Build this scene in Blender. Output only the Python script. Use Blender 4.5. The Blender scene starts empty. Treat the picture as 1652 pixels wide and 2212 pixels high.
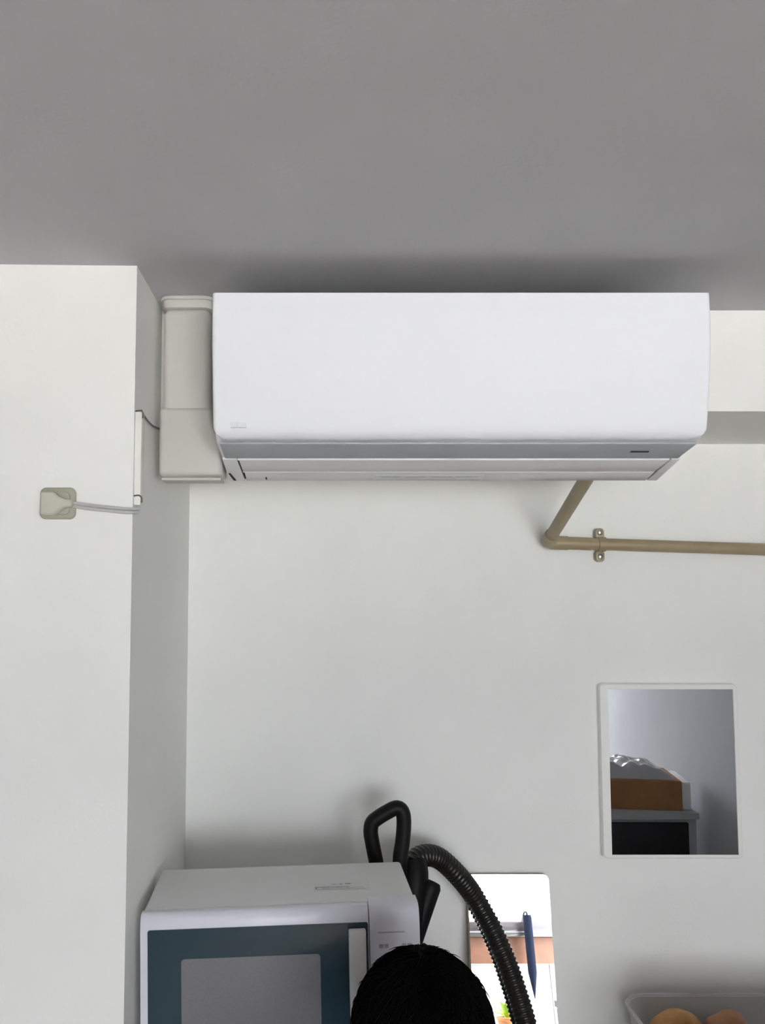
import bpy, bmesh, math, random
from mathutils import Vector, Matrix
random.seed(7)
R = math.radians
C = bpy.context.scene.collection
SC = bpy.context.scene

# ------------------------------------------------------------------ camera
F_PX, PITCH, CAM_Z = 1750.0, R(4.2), 1.95
PX, PY = 705.0, 1270.0 - 1750.0 * math.tan(R(4.2))     # principal point of the (cropped) photograph
cam_d = bpy.data.cameras.new('camera')
cam_d.sensor_fit = 'AUTO'; cam_d.sensor_width = 36.0
cam_d.lens = 36.0 * F_PX / 2212.0
cam_d.shift_x = (826.0 - PX) / 2212.0
cam_d.shift_y = (PY - 1106.0) / 2212.0
cam_d.clip_start = 0.02; cam_d.clip_end = 200
cam = bpy.data.objects.new('camera', cam_d); C.objects.link(cam)
cam.location = (0, 0, CAM_Z); cam.rotation_euler = (math.pi / 2 + PITCH, 0, 0)
SC.camera = cam

# ------------------------------------------------------------------ world: overcast white sky
w = bpy.data.worlds.new('overcast_sky'); SC.world = w
w.use_nodes = True
bg = w.node_tree.nodes['Background']
bg.inputs[0].default_value = (0.93, 0.97, 1.0, 1); bg.inputs[1].default_value = 1.0
SC.view_settings.view_transform = 'Standard'; SC.view_settings.look = 'None'
SC.view_settings.gamma = 1.0; SC.view_settings.use_curve_mapping = False
SC.view_settings.exposure = 3.82
SC.cycles.diffuse_bounces = 6

# the sun stands behind the building: it lights the ground in front of the balcony, never the room directly
sd = bpy.data.lights.new('sun', 'SUN'); sd.energy = 10.0; sd.angle = R(1.0); sd.color = (1.0, 0.985, 0.965)
so_ = bpy.data.objects.new('sun', sd); C.objects.link(so_); so_.rotation_euler = (R(-38), 0, 0); so_.location = (0, 8, 12)

# room sizes (metres)
CEIL, Y_BACK, Y_BEAM, Y_COL = 2.486, 1.89, 1.534, 1.316
X_COL, X_RIGHT, X_LEFT, Y_REAR = -0.316, 1.85, -1.6, -2.4
BEAM_Z = 2.288
WIN = (-0.25, 1.76, 0.0, 2.34)                              # balcony door opening in the rear wall

# light enters only through the balcony door: sampling portal in that opening
pl = bpy.data.lights.new('balcony_daylight', 'AREA'); pl.shape = 'RECTANGLE'
pl.size = WIN[1] - WIN[0]; pl.size_y = WIN[3] - WIN[2]; pl.cycles.is_portal = True
po = bpy.data.objects.new('balcony_daylight', pl); C.objects.link(po)
po.location = ((WIN[0] + WIN[1]) / 2, Y_REAR - 0.13, (WIN[2] + WIN[3]) / 2); po.rotation_euler = (R(90), 0, 0)

def P(px, py, Y):
    """world point on the plane y = Y that a photograph pixel looks at"""
    a, b = (px - PX) / F_PX, -(py - PY) / F_PX
    d = (a, -b * math.sin(PITCH) + math.cos(PITCH), b * math.cos(PITCH) + math.sin(PITCH))
    t = Y / d[1]
    return Vector((d[0] * t, Y, CAM_Z + d[2] * t))

# ------------------------------------------------------------------ materials
MATS = {}
def mat(name, col, rough=0.6, metal=0.0, noise=0.0, nscale=8.0, bump=0.0, bscale=60.0, spec=0.5, coat=0.0):
    m = bpy.data.materials.new(name); m.use_nodes = True
    nt = m.node_tree; b = nt.nodes['Principled BSDF']
    b.inputs['Base Color'].default_value = (*col, 1); b.inputs['Roughness'].default_value = rough
    b.inputs['Metallic'].default_value = metal; b.inputs['Specular IOR Level'].default_value = spec
    b.inputs['Coat Weight'].default_value = coat
    tc = nt.nodes.new('ShaderNodeTexCoord')
    if noise:
        n = nt.nodes.new('ShaderNodeTexNoise'); n.inputs['Scale'].default_value = nscale; n.inputs['Detail'].default_value = 6
        nt.links.new(tc.outputs['Object'], n.inputs['Vector'])
        r = nt.nodes.new('ShaderNodeValToRGB')
        r.color_ramp.elements[0].position = 0.3; r.color_ramp.elements[1].position = 0.7
        r.color_ramp.elements[0].color = (*[c * (1 - noise) for c in col], 1)
        r.color_ramp.elements[1].color = (*[min(1, c * (1 + noise)) for c in col], 1)
        nt.links.new(n.outputs['Fac'], r.inputs['Fac']); nt.links.new(r.outputs['Color'], b.inputs['Base Color'])
    if bump:
        n2 = nt.nodes.new('ShaderNodeTexNoise'); n2.inputs['Scale'].default_value = bscale; n2.inputs['Detail'].default_value = 4
        nt.links.new(tc.outputs['Object'], n2.inputs['Vector'])
        bp = nt.nodes.new('ShaderNodeBump'); bp.inputs['Strength'].default_value = bump; bp.inputs['Distance'].default_value = 0.002
        nt.links.new(n2.outputs['Fac'], bp.inputs['Height']); nt.links.new(bp.outputs['Normal'], b.inputs['Normal'])
    MATS[name] = m
    return m
def clear_mat(name, col, clear, rough=0.05):
    """thin see-through sheet: mostly transparent, with a glossy skin"""
    m = bpy.data.materials.new(name); m.use_nodes = True
    nt = m.node_tree; b = nt.nodes['Principled BSDF']; out = nt.nodes['Material Output']
    b.inputs['Base Color'].default_value = (*col, 1); b.inputs['Roughness'].default_value = rough
    t = nt.nodes.new('ShaderNodeBsdfTransparent'); mx = nt.nodes.new('ShaderNodeMixShader')
    mx.inputs[0].default_value = clear
    nt.links.new(b.outputs[0], mx.inputs[1]); nt.links.new(t.outputs[0], mx.inputs[2]); nt.links.new(mx.outputs[0], out.inputs[0])
    MATS[name] = m

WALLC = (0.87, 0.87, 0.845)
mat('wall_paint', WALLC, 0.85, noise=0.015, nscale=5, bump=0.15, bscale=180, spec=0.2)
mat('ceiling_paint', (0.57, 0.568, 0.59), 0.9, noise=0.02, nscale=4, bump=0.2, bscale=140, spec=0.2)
mat('floor_wood', (0.26, 0.20, 0.15), 0.45, noise=0.2, nscale=6)
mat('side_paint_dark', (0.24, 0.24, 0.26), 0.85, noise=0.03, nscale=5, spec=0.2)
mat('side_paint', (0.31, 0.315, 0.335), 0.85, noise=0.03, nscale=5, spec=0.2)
mat('ac_white', (0.85, 0.86, 0.895), 0.62, noise=0.006, nscale=3, spec=0.3)
mat('ac_body', (0.76, 0.76, 0.77), 0.4, noise=0.01, nscale=3)
mat('ac_grey', (0.42, 0.44, 0.48), 0.45, noise=0.03, nscale=12)
mat('ac_flap', (0.72, 0.71, 0.71), 0.18, noise=0.02, nscale=5)
mat('black_gap', (0.012, 0.012, 0.014), 0.7)
mat('duct_plastic', (0.56, 0.55, 0.515), 0.5, noise=0.02, nscale=8)
mat('beige_pipe', (0.335, 0.27, 0.165), 0.4, noise=0.06, nscale=14)
mat('steel', (0.62, 0.61, 0.58), 0.3, metal=1.0, noise=0.05, nscale=30)
mat('outlet_plastic', (0.40, 0.40, 0.315), 0.45, noise=0.03, nscale=20)
mat('plug_plastic', (0.56, 0.56, 0.47), 0.45, noise=0.02, nscale=20)
mat('cord_grey', (0.52, 0.52, 0.50), 0.5, noise=0.03, nscale=20)
mat('wire_dark', (0.10, 0.10, 0.10), 0.5, noise=0.05, nscale=20)
mat('raceway', (0.80, 0.79, 0.74), 0.45, noise=0.02, nscale=20)
mat('mirror_glass', (0.93, 0.94, 0.95), 0.005, metal=1.0)
mat('mirror_frame', (0.86, 0.85, 0.82), 0.4, noise=0.01, nscale=9)
mat('mirror_back', (0.30, 0.22, 0.16), 0.6, noise=0.1, nscale=20)
mat('mw_shell', (0.66, 0.665, 0.67), 0.45, noise=0.02, nscale=10)
mat('mw_front', (0.70, 0.70, 0.77), 0.35, noise=0.015, nscale=10)
mat('mw_glass', (0.030, 0.058, 0.078), 0.12, noise=0.1, nscale=6)
mat('mw_mesh', (0.17, 0.168, 0.18), 0.45, noise=0.06, nscale=300)
mat('mw_handle', (0.66, 0.67, 0.66), 0.35, noise=0.02, nscale=10)
mat('print_grey', (0.40, 0.40, 0.40), 0.6, noise=0.1, nscale=60)
mat('print_dark', (0.22, 0.21, 0.23), 0.6, noise=0.1, nscale=60)
mat('logo_pale', (0.81, 0.82, 0.84), 0.6, noise=0.01, nscale=40)
mat('print_blue', (0.755, 0.815, 0.855), 0.5, noise=0.02, nscale=40)
mat('paper', (0.665, 0.67, 0.655), 0.7, noise=0.02, nscale=40)
mat('vac_black', (0.006, 0.0055, 0.0055), 0.5, noise=0.15, nscale=20, spec=0.2)
mat('hose_black', (0.014, 0.012, 0.011), 0.32, noise=0.15, nscale=30, spec=0.4)
mat('fridge', (0.62, 0.62, 0.62), 0.4, noise=0.02, nscale=6)
mat('skin', (0.62, 0.40, 0.29), 0.5, noise=0.04, nscale=25)
mat('hair', (0.0022, 0.0018, 0.0018), 0.75, noise=0.3, nscale=40, spec=0.06)
mat('shirt', (0.05, 0.06, 0.09), 0.85, noise=0.1, nscale=40, bump=0.3, bscale=300)
mat('trousers', (0.06, 0.06, 0.07), 0.85, noise=0.1, nscale=40, bump=0.3, bscale=300)
mat('slipper', (0.25, 0.22, 0.2), 0.8, noise=0.1, nscale=40)
mat('eye_white', (0.85, 0.85, 0.83), 0.2)
mat('lip', (0.55, 0.26, 0.22), 0.5)
mat('bread', (0.52, 0.27, 0.09), 0.6, noise=0.35, nscale=22, bump=0.4, bscale=90)
mat('bread_dark', (0.36, 0.17, 0.08), 0.6, noise=0.35, nscale=22, bump=0.4, bscale=90)
clear_mat('tub_plastic', (0.70, 0.70, 0.70), 0.45, 0.4)
clear_mat('window_glass', (0.2, 0.22, 0.22), 0.96, 0.02)
clear_mat('lace', (0.85, 0.87, 0.92), 0.25, 0.9)
clear_mat('wrap_plastic', (0.34, 0.34, 0.36), 0.25, 0.06)
mat('rack_white', (0.72, 0.71, 0.68), 0.5, noise=0.02, nscale=10)
mat('sash_metal', (0.45, 0.44, 0.43), 0.4, metal=0.6, noise=0.03, nscale=20)
mat('cabinet_grey', (0.33, 0.34, 0.36), 0.4, noise=0.03, nscale=8)
mat('cabinet_black', (0.010, 0.010, 0.012), 0.2, noise=0.2, nscale=8)
mat('cardboard', (0.24, 0.115, 0.04), 0.8, noise=0.12, nscale=10)
mat('tape', (0.42, 0.28, 0.15), 0.4, noise=0.05, nscale=20)
mat('wood_rail', (0.15, 0.062, 0.032), 0.6, noise=0.2, nscale=12)
mat('pole_metal', (0.055, 0.046, 0.048), 0.3, metal=0.0, noise=0.05, nscale=12, coat=0.6)
mat('balcony_panel', (0.40, 0.41, 0.42), 0.6, noise=0.02, nscale=4)
mat('concrete', (0.45, 0.44, 0.42), 0.9, noise=0.1, nscale=6)
mat('pale_ground', (0.62, 0.61, 0.59), 0.9, noise=0.1, nscale=0.3)
mat('navy_cloth', (0.006, 0.009, 0.022), 0.85, noise=0.2, nscale=30, spec=0.1)
mat('leaf', (0.30, 0.48, 0.03), 0.5, noise=0.2, nscale=20)
mat('terracotta', (0.55, 0.22, 0.08), 0.8, noise=0.1, nscale=20)

# ------------------------------------------------------------------ helpers
ROOTLOC = {}
def props(o, label=None, cat=None, group=None, kind=None):
    if label: o['label'] = label
    if cat: o['category'] = cat
    if group: o['group'] = group
    if kind: o['kind'] = kind
    return o
def thing(name, label, cat, loc, group=None):
    o = bpy.data.objects.new(name, None); C.objects.link(o); o.empty_display_size = 0.05
    o.location = loc; ROOTLOC[o] = Vector(loc)
    return props(o, label, cat, group)
def obj(name, bm, m, parent=None, smooth=True, angle=35, label=None, cat=None, group=None, kind=None):
    me = bpy.data.meshes.new(name)
    bmesh.ops.recalc_face_normals(bm, faces=bm.faces)
    if parent is not None:
        off = ROOTLOC[parent]
    else:
        xs = [v.co for v in bm.verts]
        off = Vector(((min(v.x for v in xs) + max(v.x for v in xs)) / 2, (min(v.y for v in xs) + max(v.y for v in xs)) / 2, min(v.z for v in xs)))
    bmesh.ops.translate(bm, verts=bm.verts, vec=-off)
    bm.to_mesh(me); bm.free()
    if smooth:
        for p in me.polygons: p.use_smooth = True
        me.set_sharp_from_angle(angle=R(angle))
    me.materials.append(MATS[m])
    o = bpy.data.objects.new(name, me); C.objects.link(o)
    ROOTLOC[o] = off
    if parent is None: o.location = off
    else: o.parent = parent
    return props(o, label, cat, group, kind)
def new(): return bmesh.new()
def merge(bm, b2, M=None):
    if M is not None: bmesh.ops.transform(b2, matrix=M, verts=b2.verts)
    me = bpy.data.meshes.new('tmp'); b2.to_mesh(me); b2.free(); bm.from_mesh(me); bpy.data.meshes.remove(me)
    return bm
def box(x0, x1, y0, y1, z0, z1, bev=0.0, seg=3, M=None, bm=None):
    b = bmesh.new(); bmesh.ops.create_cube(b, size=1)
    for v in b.verts:
        v.co = Vector(((x0 + x1) / 2 + v.co.x * (x1 - x0), (y0 + y1) / 2 + v.co.y * (y1 - y0), (z0 + z1) / 2 + v.co.z * (z1 - z0)))
    if bev: bmesh.ops.bevel(b, geom=list(b.edges), offset=bev, segments=seg, profile=0.5, affect='EDGES')
    return merge(bm if bm is not None else bmesh.new(), b, M)
def prism(pts, axis, a0, a1, bev=0.0, seg=3, M=None, bm=None):
    """extrude polygon; axis 'x': pts are (y,z); 'y': (x,z); 'z': (x,y)"""
    mk = {'x': lambda p, a: (a, p[0], p[1]), 'y': lambda p, a: (p[0], a, p[1]), 'z': lambda p, a: (p[0], p[1], a)}[axis]
    b = bmesh.new()
    A = [b.verts.new(mk(p, a0)) for p in pts]; B = [b.verts.new(mk(p, a1)) for p in pts]
    n = len(pts)
    b.faces.new(A); b.faces.new(B[::-1])
    for i in range(n): b.faces.new((A[i], A[(i + 1) % n], B[(i + 1) % n], B[i]))
    bmesh.ops.recalc_face_normals(b, faces=b.faces)
    if bev:
        ed = [e for e in b.edges if len(e.link_faces) == 2 and e.calc_face_angle(0) > R(25)]
        bmesh.ops.bevel(b, geom=ed, offset=bev, segments=seg, profile=0.5, affect='EDGES')
    return merge(bm if bm is not None else bmesh.new(), b, M)
def rrect(x0, x1, z0, z1, r, n=6):
    pts = []
    for cx, cz, a0 in ((x1 - r, z1 - r, 0), (x0 + r, z1 - r, 90), (x0 + r, z0 + r, 180), (x1 - r, z0 + r, 270)):
        for i in range(n + 1):
            a = R(a0 + 90 * i / n); pts.append((cx + r * math.cos(a), cz + r * math.sin(a)))
    return pts
def spline(pts, step):
    """Catmull-Rom through pts, resampled at about `step`"""
    pts = [Vector(p) for p in pts]
    q = [pts[0] * 2 - pts[1]] + pts + [pts[-1] * 2 - pts[-2]]
    dense = []
    for i in range(1, len(q) - 2):
        for k in range(24):
            t = k / 24
            a, b, c, d = q[i - 1], q[i], q[i + 1], q[i + 2]
            dense.append(0.5 * ((2 * b) + (c - a) * t + (2 * a - 5 * b + 4 * c - d) * t * t + (3 * b - a - 3 * c + d) * t ** 3))
    dense.append(pts[-1])
    out = [dense[0]]; acc = 0.0
    for i in range(1, len(dense)):
        seg = (dense[i] - dense[i - 1]).length
        while seg > 0 and acc + seg >= step:
            f = (step - acc) / seg
            dense[i - 1] = dense[i - 1].lerp(dense[i], f); out.append(dense[i - 1].copy())
            seg = (dense[i] - dense[i - 1]).length; acc = 0.0
        acc += seg
    if (out[-1] - pts[-1]).length > step * 0.3: out.append(pts[-1])
    return out
def tube(path, rad, n=16, bm=None, cap=True, squash=1.0):
    """sweep a circle; rad is a number or a function of (index, arc length)"""
    b = bm if bm is not None else bmesh.new()
    path = [Vector(p) for p in path]
    rings = []; up = None; s = 0.0
    for i, p in enumerate(path):
        if i: s += (p - path[i - 1]).length
        t = (path[min(i + 1, len(path) - 1)] - path[max(i - 1, 0)]).normalized()
        if up is None:
            up = Vector((0, 0, 1)) if abs(t.z) < 0.9 else Vector((0, 1, 0))
        up = (up - t * up.dot(t)).normalized(); side = t.cross(up)
        r = rad(i, s) if callable(rad) else rad
        rings.append([b.verts.new(p + (up * math.cos(2 * math.pi * k / n) + side * math.sin(2 * math.pi * k / n) * squash) * r) for k in range(n)])
    for a, c in zip(rings, rings[1:]):
        for k in range(n): b.faces.new((a[k], a[(k + 1) % n], c[(k + 1) % n], c[k]))
    if cap: b.faces.new(rings[0][::-1]); b.faces.new(rings[-1])
    return b
def ball(c, r, bm=None, seg=20, rings=12, M=None):
    b = bmesh.new(); bmesh.ops.create_uvsphere(b, u_segments=seg, v_segments=rings, radius=1)
    r = (r, r, r) if not hasattr(r, '__len__') else r
    for v in b.verts: v.co = Vector((v.co.x * r[0], v.co.y * r[1], v.co.z * r[2]))
    if M is not None: bmesh.ops.transform(b, matrix=M, verts=b.verts)
    bmesh.ops.translate(b, verts=b.verts, vec=Vector(c))
    return merge(bm if bm is not None else bmesh.new(), b)
def cyl(c, axis, r, h, n=24, bm=None, r2=None):
    c = Vector(c); a = Vector(axis).normalized()
    return tube([c - a * h / 2, c + a * h / 2], (lambda i, s: r if i == 0 else (r2 if r2 is not None else r)), n, bm)
def struct(name, bm, m, **k): return obj(name, bm, m, kind='structure', **k)

# ------------------------------------------------------------------ the room
struct('floor', box(X_LEFT - 0.1, X_RIGHT + 0.1, Y_REAR - 0.1, Y_BACK + 0.1, -0.1, 0), 'floor_wood', label='brown wooden floor of the room')
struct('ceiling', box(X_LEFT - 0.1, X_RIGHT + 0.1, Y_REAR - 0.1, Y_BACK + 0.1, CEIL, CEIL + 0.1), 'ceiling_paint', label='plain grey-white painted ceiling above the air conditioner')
struct('wall_back', box(-0.6, X_RIGHT + 0.1, Y_BACK, Y_BACK + 0.1, 0, CEIL), 'wall_paint', label='off-white back wall behind the drain pipe and mirrors')
struct('wall_column', prism([(X_COL, Y_COL), (X_COL - 0.005, Y_BACK), (X_LEFT, Y_BACK), (X_LEFT, Y_COL - 0.035)], 'z', 0, CEIL), 'wall_paint', label='white projecting wall on the left carrying the power outlet')
struct('wall_beam', box(X_COL - 0.02, X_RIGHT, Y_BEAM, Y_BACK, BEAM_Z, CEIL), 'wall_paint', label='white ceiling beam that the air conditioner hangs on')
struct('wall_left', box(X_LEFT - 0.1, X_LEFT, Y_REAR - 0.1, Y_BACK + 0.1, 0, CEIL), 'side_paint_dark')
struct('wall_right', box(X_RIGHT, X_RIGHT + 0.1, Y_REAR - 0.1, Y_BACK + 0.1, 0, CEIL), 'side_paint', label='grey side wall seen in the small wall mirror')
bm = box(X_LEFT - 0.1, WIN[0], Y_REAR - 0.1, Y_REAR, 0, CEIL)
box(WIN[1], X_RIGHT + 0.1, Y_REAR - 0.1, Y_REAR, 0, CEIL, bm=bm)
box(WIN[0], WIN[1], Y_REAR - 0.1, Y_REAR, WIN[3], CEIL, bm=bm)
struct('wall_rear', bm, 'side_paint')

# balcony door behind the camera: frame, two sashes with panes
wr = thing('window_1', 'tall sliding balcony window seen in the leaning mirror', None, ((WIN[0] + WIN[1]) / 2, Y_REAR - 0.05, 0)); props(wr, kind='structure')
f = 0.035
bm = box(WIN[0], WIN[0] + f, Y_REAR - 0.09, Y_REAR - 0.01, WIN[2], WIN[3])
box(WIN[1] - f, WIN[1], Y_REAR - 0.09, Y_REAR - 0.01, WIN[2], WIN[3], bm=bm)
box(WIN[0] + f, WIN[1] - f, Y_REAR - 0.09, Y_REAR - 0.01, WIN[3] - f, WIN[3], bm=bm)
box(WIN[0] + f, WIN[1] - f, Y_REAR - 0.09, Y_REAR - 0.01, 0, 0.03, bm=bm)
obj('window_frame', bm, 'sash_metal', wr, smooth=False)
mid = (WIN[0] + WIN[1]) / 2
for (a, b_, yy) in ((WIN[0] + f, mid + 0.02, Y_REAR - 0.04), (mid - 0.02, WIN[1] - f, Y_REAR - 0.075)):
    g = 0.04
    bm = box(a, a + g, yy - 0.012, yy + 0.012, 0.03, WIN[3] - f)
    box(b_ - g, b_, yy - 0.012, yy + 0.012, 0.03, WIN[3] - f, bm=bm)
    box(a + g, b_ - g, yy - 0.012, yy + 0.012, 0.03, 0.10, bm=bm)
    box(a + g, b_ - g, yy - 0.012, yy + 0.012, WIN[3] - f - 0.05, WIN[3] - f, bm=bm)
    s = obj('sash', bm, 'sash_metal', wr, smooth=False)
    obj('pane', box(a + g, b_ - g, yy - 0.002, yy + 0.002, 0.10, WIN[3] - f - 0.05), 'window_glass', s, smooth=False)

# ------------------------------------------------------------------ air conditioner
AX0, AX1 = -0.188, 0.631
ac = thing('air_conditioner', 'white wall-mounted air conditioner hanging under the ceiling', 'air conditioner', ((AX0 + AX1) / 2, 1.43, 2.155))
def profile(z):                                              # front panel depth at height z
    pts = [(2.434, 1.300), (2.38, 1.2985), (2.33, 1.302), (2.28, 1.311), (2.24, 1.3185), (2.215, 1.324), (2.203, 1.330), (2.1975, 1.340)]
    for (z1, y1), (z0, y0) in zip(pts, pts[1:]):
        if z >= z0: return y0 + (y1 - y0) * (z - z0) / (z1 - z0)
    return pts[-1][1]
def zu(y):                                                   # height of the underside at depth y
    pts = [(1.335, 2.1975), (1.42, 2.1835), (1.535, 2.1575)]
    for (y0, z0), (y1, z1) in zip(pts, pts[1:]):
        if y <= y1: return z0 + (z1 - z0) * (y - y0) / (y1 - y0)
    return pts[-1][1]
bm = new(); rc = 0.022; ZT, ZB = 2.434, 2.1975
cols = [0, .001, .003, .006, .010, .015, rc] + [rc + (AX1 - AX0 - 2 * rc) * k / 8 for k in range(1, 8)] + [AX1 - AX0 - u for u in (rc, .015, .010, .006, .003, .001, 0)]
rows = 26; fr, bk = [], []
for u in cols:
    e = min(u, AX1 - AX0 - u)
    zmin = ZB if e >= rc else ZB + rc - math.sqrt(max(0, rc * rc - (rc - e) ** 2))
    rr = 0.006; bend = 0 if e >= rr else (rr - math.sqrt(max(0, rr * rr - (rr - e) ** 2)))
    F_, B_ = [], []
    for k in range(rows + 1):
        z = ZT + (zmin - ZT) * (1 - (1 - k / rows) ** 1.4)
        F_.append(bm.verts.new((AX0 + u, profile(z) + bend, z))); B_.append(bm.verts.new((AX0 + u, profile(z) + 0.009, z)))
    fr.append(F_); bk.append(B_)
for i in range(len(cols) - 1):
    for k in range(rows):
        bm.faces.new((fr[i][k], fr[i][k + 1], fr[i + 1][k + 1], fr[i + 1][k])); bm.faces.new((bk[i][k], bk[i + 1][k], bk[i + 1][k + 1], bk[i][k + 1]))
    bm.faces.new((fr[i][0], fr[i + 1][0], bk[i + 1][0], bk[i][0])); bm.faces.new((fr[i][rows], bk[i][rows], bk[i + 1][rows], fr[i + 1][rows]))
for i in (0, len(cols) - 1):
    for k in range(rows): bm.faces.new((fr[i][k], bk[i][k], bk[i][k + 1], fr[i][k + 1]))
fp = obj('front_panel', bm, 'ac_white', ac, angle=50)
for (a, b_, m) in ((498, 512, 'print_blue'), (514, 532, 'logo_pale')):
    p0, p1 = P(a, 924, 1.322), P(b_, 912, 1.322)
    obj('faint_logo', box(p0.x, p1.x, 1.3195, 1.325, p0.z, p1.z, M=None), m, fp, smooth=False, label='faint pale printed mark')
# body behind the panel
bm = prism([(1.316, 2.429), (1.533, 2.429), (1.533, zu(1.533)), (1.42, zu(1.42)), (1.358, zu(1.358)), (1.340, 2.206)], 'x', AX0 + 0.002, AX1 - 0.002, bev=0.002, seg=2)
obj('body', bm, 'ac_body', ac)
def under(name, x0, x1, y0, y1, o0, o1, m, x0b=None, x1b=None, bev=0.0015, parent=None, **k):
    """slab following the underside from depth y0 to y1, between offsets o0 and o1 below it"""
    x0b = x0 if x0b is None else x0b; x1b = x1 if x1b is None else x1b
    b = bmesh.new()
    v = [b.verts.new(c) for c in ((x0, y0, zu(y0) - o0), (x1, y0, zu(y0) - o0), (x1b, y1, zu(y1) - o0), (x0b, y1, zu(y1) - o0),
                                  (x0, y0, zu(y0) - o1), (x1, y0, zu(y0) - o1), (x1b, y1, zu(y1) - o1), (x0b, y1, zu(y1) - o1))]
    for q in ((0, 1, 2, 3), (7, 6, 5, 4), (0, 4, 5, 1), (1, 5, 6, 2), (2, 6, 7, 3), (3, 7, 4, 0)): b.faces.new([v[i] for i in q])
    if bev: bmesh.ops.bevel(b, geom=list(b.edges), offset=bev, segments=2, profile=0.5, affect='EDGES')
    return obj(name, b, m, parent or ac, **k)
under('grille_strip', AX0 + 0.008, AX1 - 0.008, 1.3492, 1.424, 0.0, 0.004, 'ac_grey', label='grey strip below the front panel')
under('receiver_slot', 0.525, 0.556, 1.383, 1.387, 0.004, 0.0055, 'black_gap', bev=0)
under('air_outlet', AX0 + 0.022, AX1 - 0.016, 1.427, 1.531, -0.001, 0.001, 'black_gap', bev=0, label='dark gap around the flaps')
fl = under('louver_flap', AX0 + 0.032, AX1 - 0.022, 1.4275, 1.483, 0.001, 0.006, 'ac_flap', x0b=AX0 + 0.034, x1b=AX1 - 0.026)
under('rear_flap', AX0 + 0.036, AX1 - 0.024, 1.485, 1.531, 0.001, 0.005, 'ac_flap')
under('end_cover', AX0 + 0.003, AX0 + 0.0285, 1.426, 1.531, 0.0, 0.005, 'ac_body', x1b=AX0 + 0.033)
under('end_cover', AX1 - 0.019, AX1 - 0.003, 1.426, 1.531, 0.0, 0.005, 'ac_body', x0b=AX1 - 0.022)
under('flap_edge', AX0 + 0.030, AX1 - 0.022, 1.4246, 1.4272, 0.001, 0.0062, 'ac_white', bev=0.0008, label='thin white edge of the flap')
under('flap_edge', AX0 + 0.034, AX1 - 0.026, 1.4830, 1.4848, 0.001, 0.0064, 'ac_white', bev=0.0006, label='thin white edge of the flap')
under('notch', AX0 + 0.006, AX0 + 0.010, 1.492, 1.528, 0.0045, 0.0057, 'black_gap', bev=0, x0b=AX0 + 0.012, x1b=AX0 + 0.017)
st = under('sticker', 0.09, 0.295, 1.502, 1.522, 0.005, 0.0056, 'paper', bev=0)
for k in range(4):
    under('print_line', 0.10 + 0.048 * k, 0.138 + 0.048 * k, 1.508, 1.510, 0.0056, 0.0059, 'print_grey', bev=0, parent=st)
under('screw_hole', -0.115, -0.112, 1.512, 1.523, 0.005, 0.0056, 'black_gap', bev=0)
for (xa, xb) in ((-0.135, 0.205), (0.225, 0.565)):  # unseen black intakes, widened to keep bounce light off the ceiling
    ig = obj('intake_grille', box(xa, xb, 1.335, 1.52, 2.4285, 2.4298), 'black_gap', ac, smooth=False, label='dark air intake on top, widened to deepen the ceiling shade')
    for k in range(9):
        xx = xa + (xb - xa) * (k + 1) / 10
        obj('grille_bar', box(xx - 0.002, xx + 0.002, 1.335, 1.52, 2.4298, 2.4318), 'ac_grey', ig, smooth=False)
# ------------------------------------------------------------------ refrigerant duct cover left of the unit
dc = thing('duct_cover', 'off-white plastic pipe duct beside the air conditioner, bending behind it', 'duct', (-0.26, 1.5, 2.15))
obj('duct', box(-0.3015, -0.2145, 1.463, 1.5335, 2.262, 2.466, bev=0.013, seg=4), 'duct_plastic', dc)
zel = P(345, 880, 1.46).z
pts = [(-0.3055, 2.153), (-0.1895, 2.153), (-0.1895, 2.226), (-0.1985, 2.233), (-0.2055, 2.243), (-0.2095, 2.256), (-0.2105, zel), (-0.3055, zel)]
obj('elbow_cover', prism(pts, 'y', 1.458, 1.5335, bev=0.009, seg=4), 'duct_plastic', dc)
obj('base_plate', box(-0.3045, -0.195, 1.487, 1.5338, 2.1485, 2.153), 'duct_plastic', dc, smooth=False)
bm = prism(rrect(-0.3045, -0.2095, 1.455, 1.545, 0.020), 'z', 2.464, 2.480, bev=0.002, seg=2)
prism(rrect(-0.3075, -0.2065, 1.451, 1.545, 0.022), 'z', 2.479, 2.4858, bev=0.002, seg=2, bm=bm)
for v in bm.verts: v.co.y = min(v.co.y, 1.5335)
obj('ceiling_collar', bm, 'duct_plastic', dc)

# ------------------------------------------------------------------ outlet, plug, cord, raceway
def col_y(x): return Y_COL - 0.035 * (X_COL - x) / (X_COL - X_LEFT)
a, b_ = P(88, 1122, 1.312), P(166, 1054, 1.312)
ox0, ox1, oz0, oz1 = a.x, b_.x, a.z, b_.z
oy = col_y((ox0 + ox1) / 2)
ot = thing('power_outlet', 'small beige square power outlet on the left wall', 'outlet', ((ox0 + ox1) / 2, oy, oz0))
obj('cover_plate', prism(rrect(ox0, ox1, oz0, oz1, 0.010), 'y', oy - 0.009, oy + 0.001, bev=0.003, seg=3), 'outlet_plastic', ot)
obj('socket_face', prism(rrect(ox0 + 0.008, ox1 - 0.008, oz0 + 0.007, oz1 - 0.007, 0.008), 'y', oy - 0.012, oy - 0.007, bev=0.002, seg=2), 'outlet_plastic', ot)
zc = P(150, 1091, 1.3).z
pg = thing('power_plug', 'pale plug pushed into the square outlet with a grey cord to the right', 'plug', (ox1 - 0.02, oy - 0.02, zc))
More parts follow.
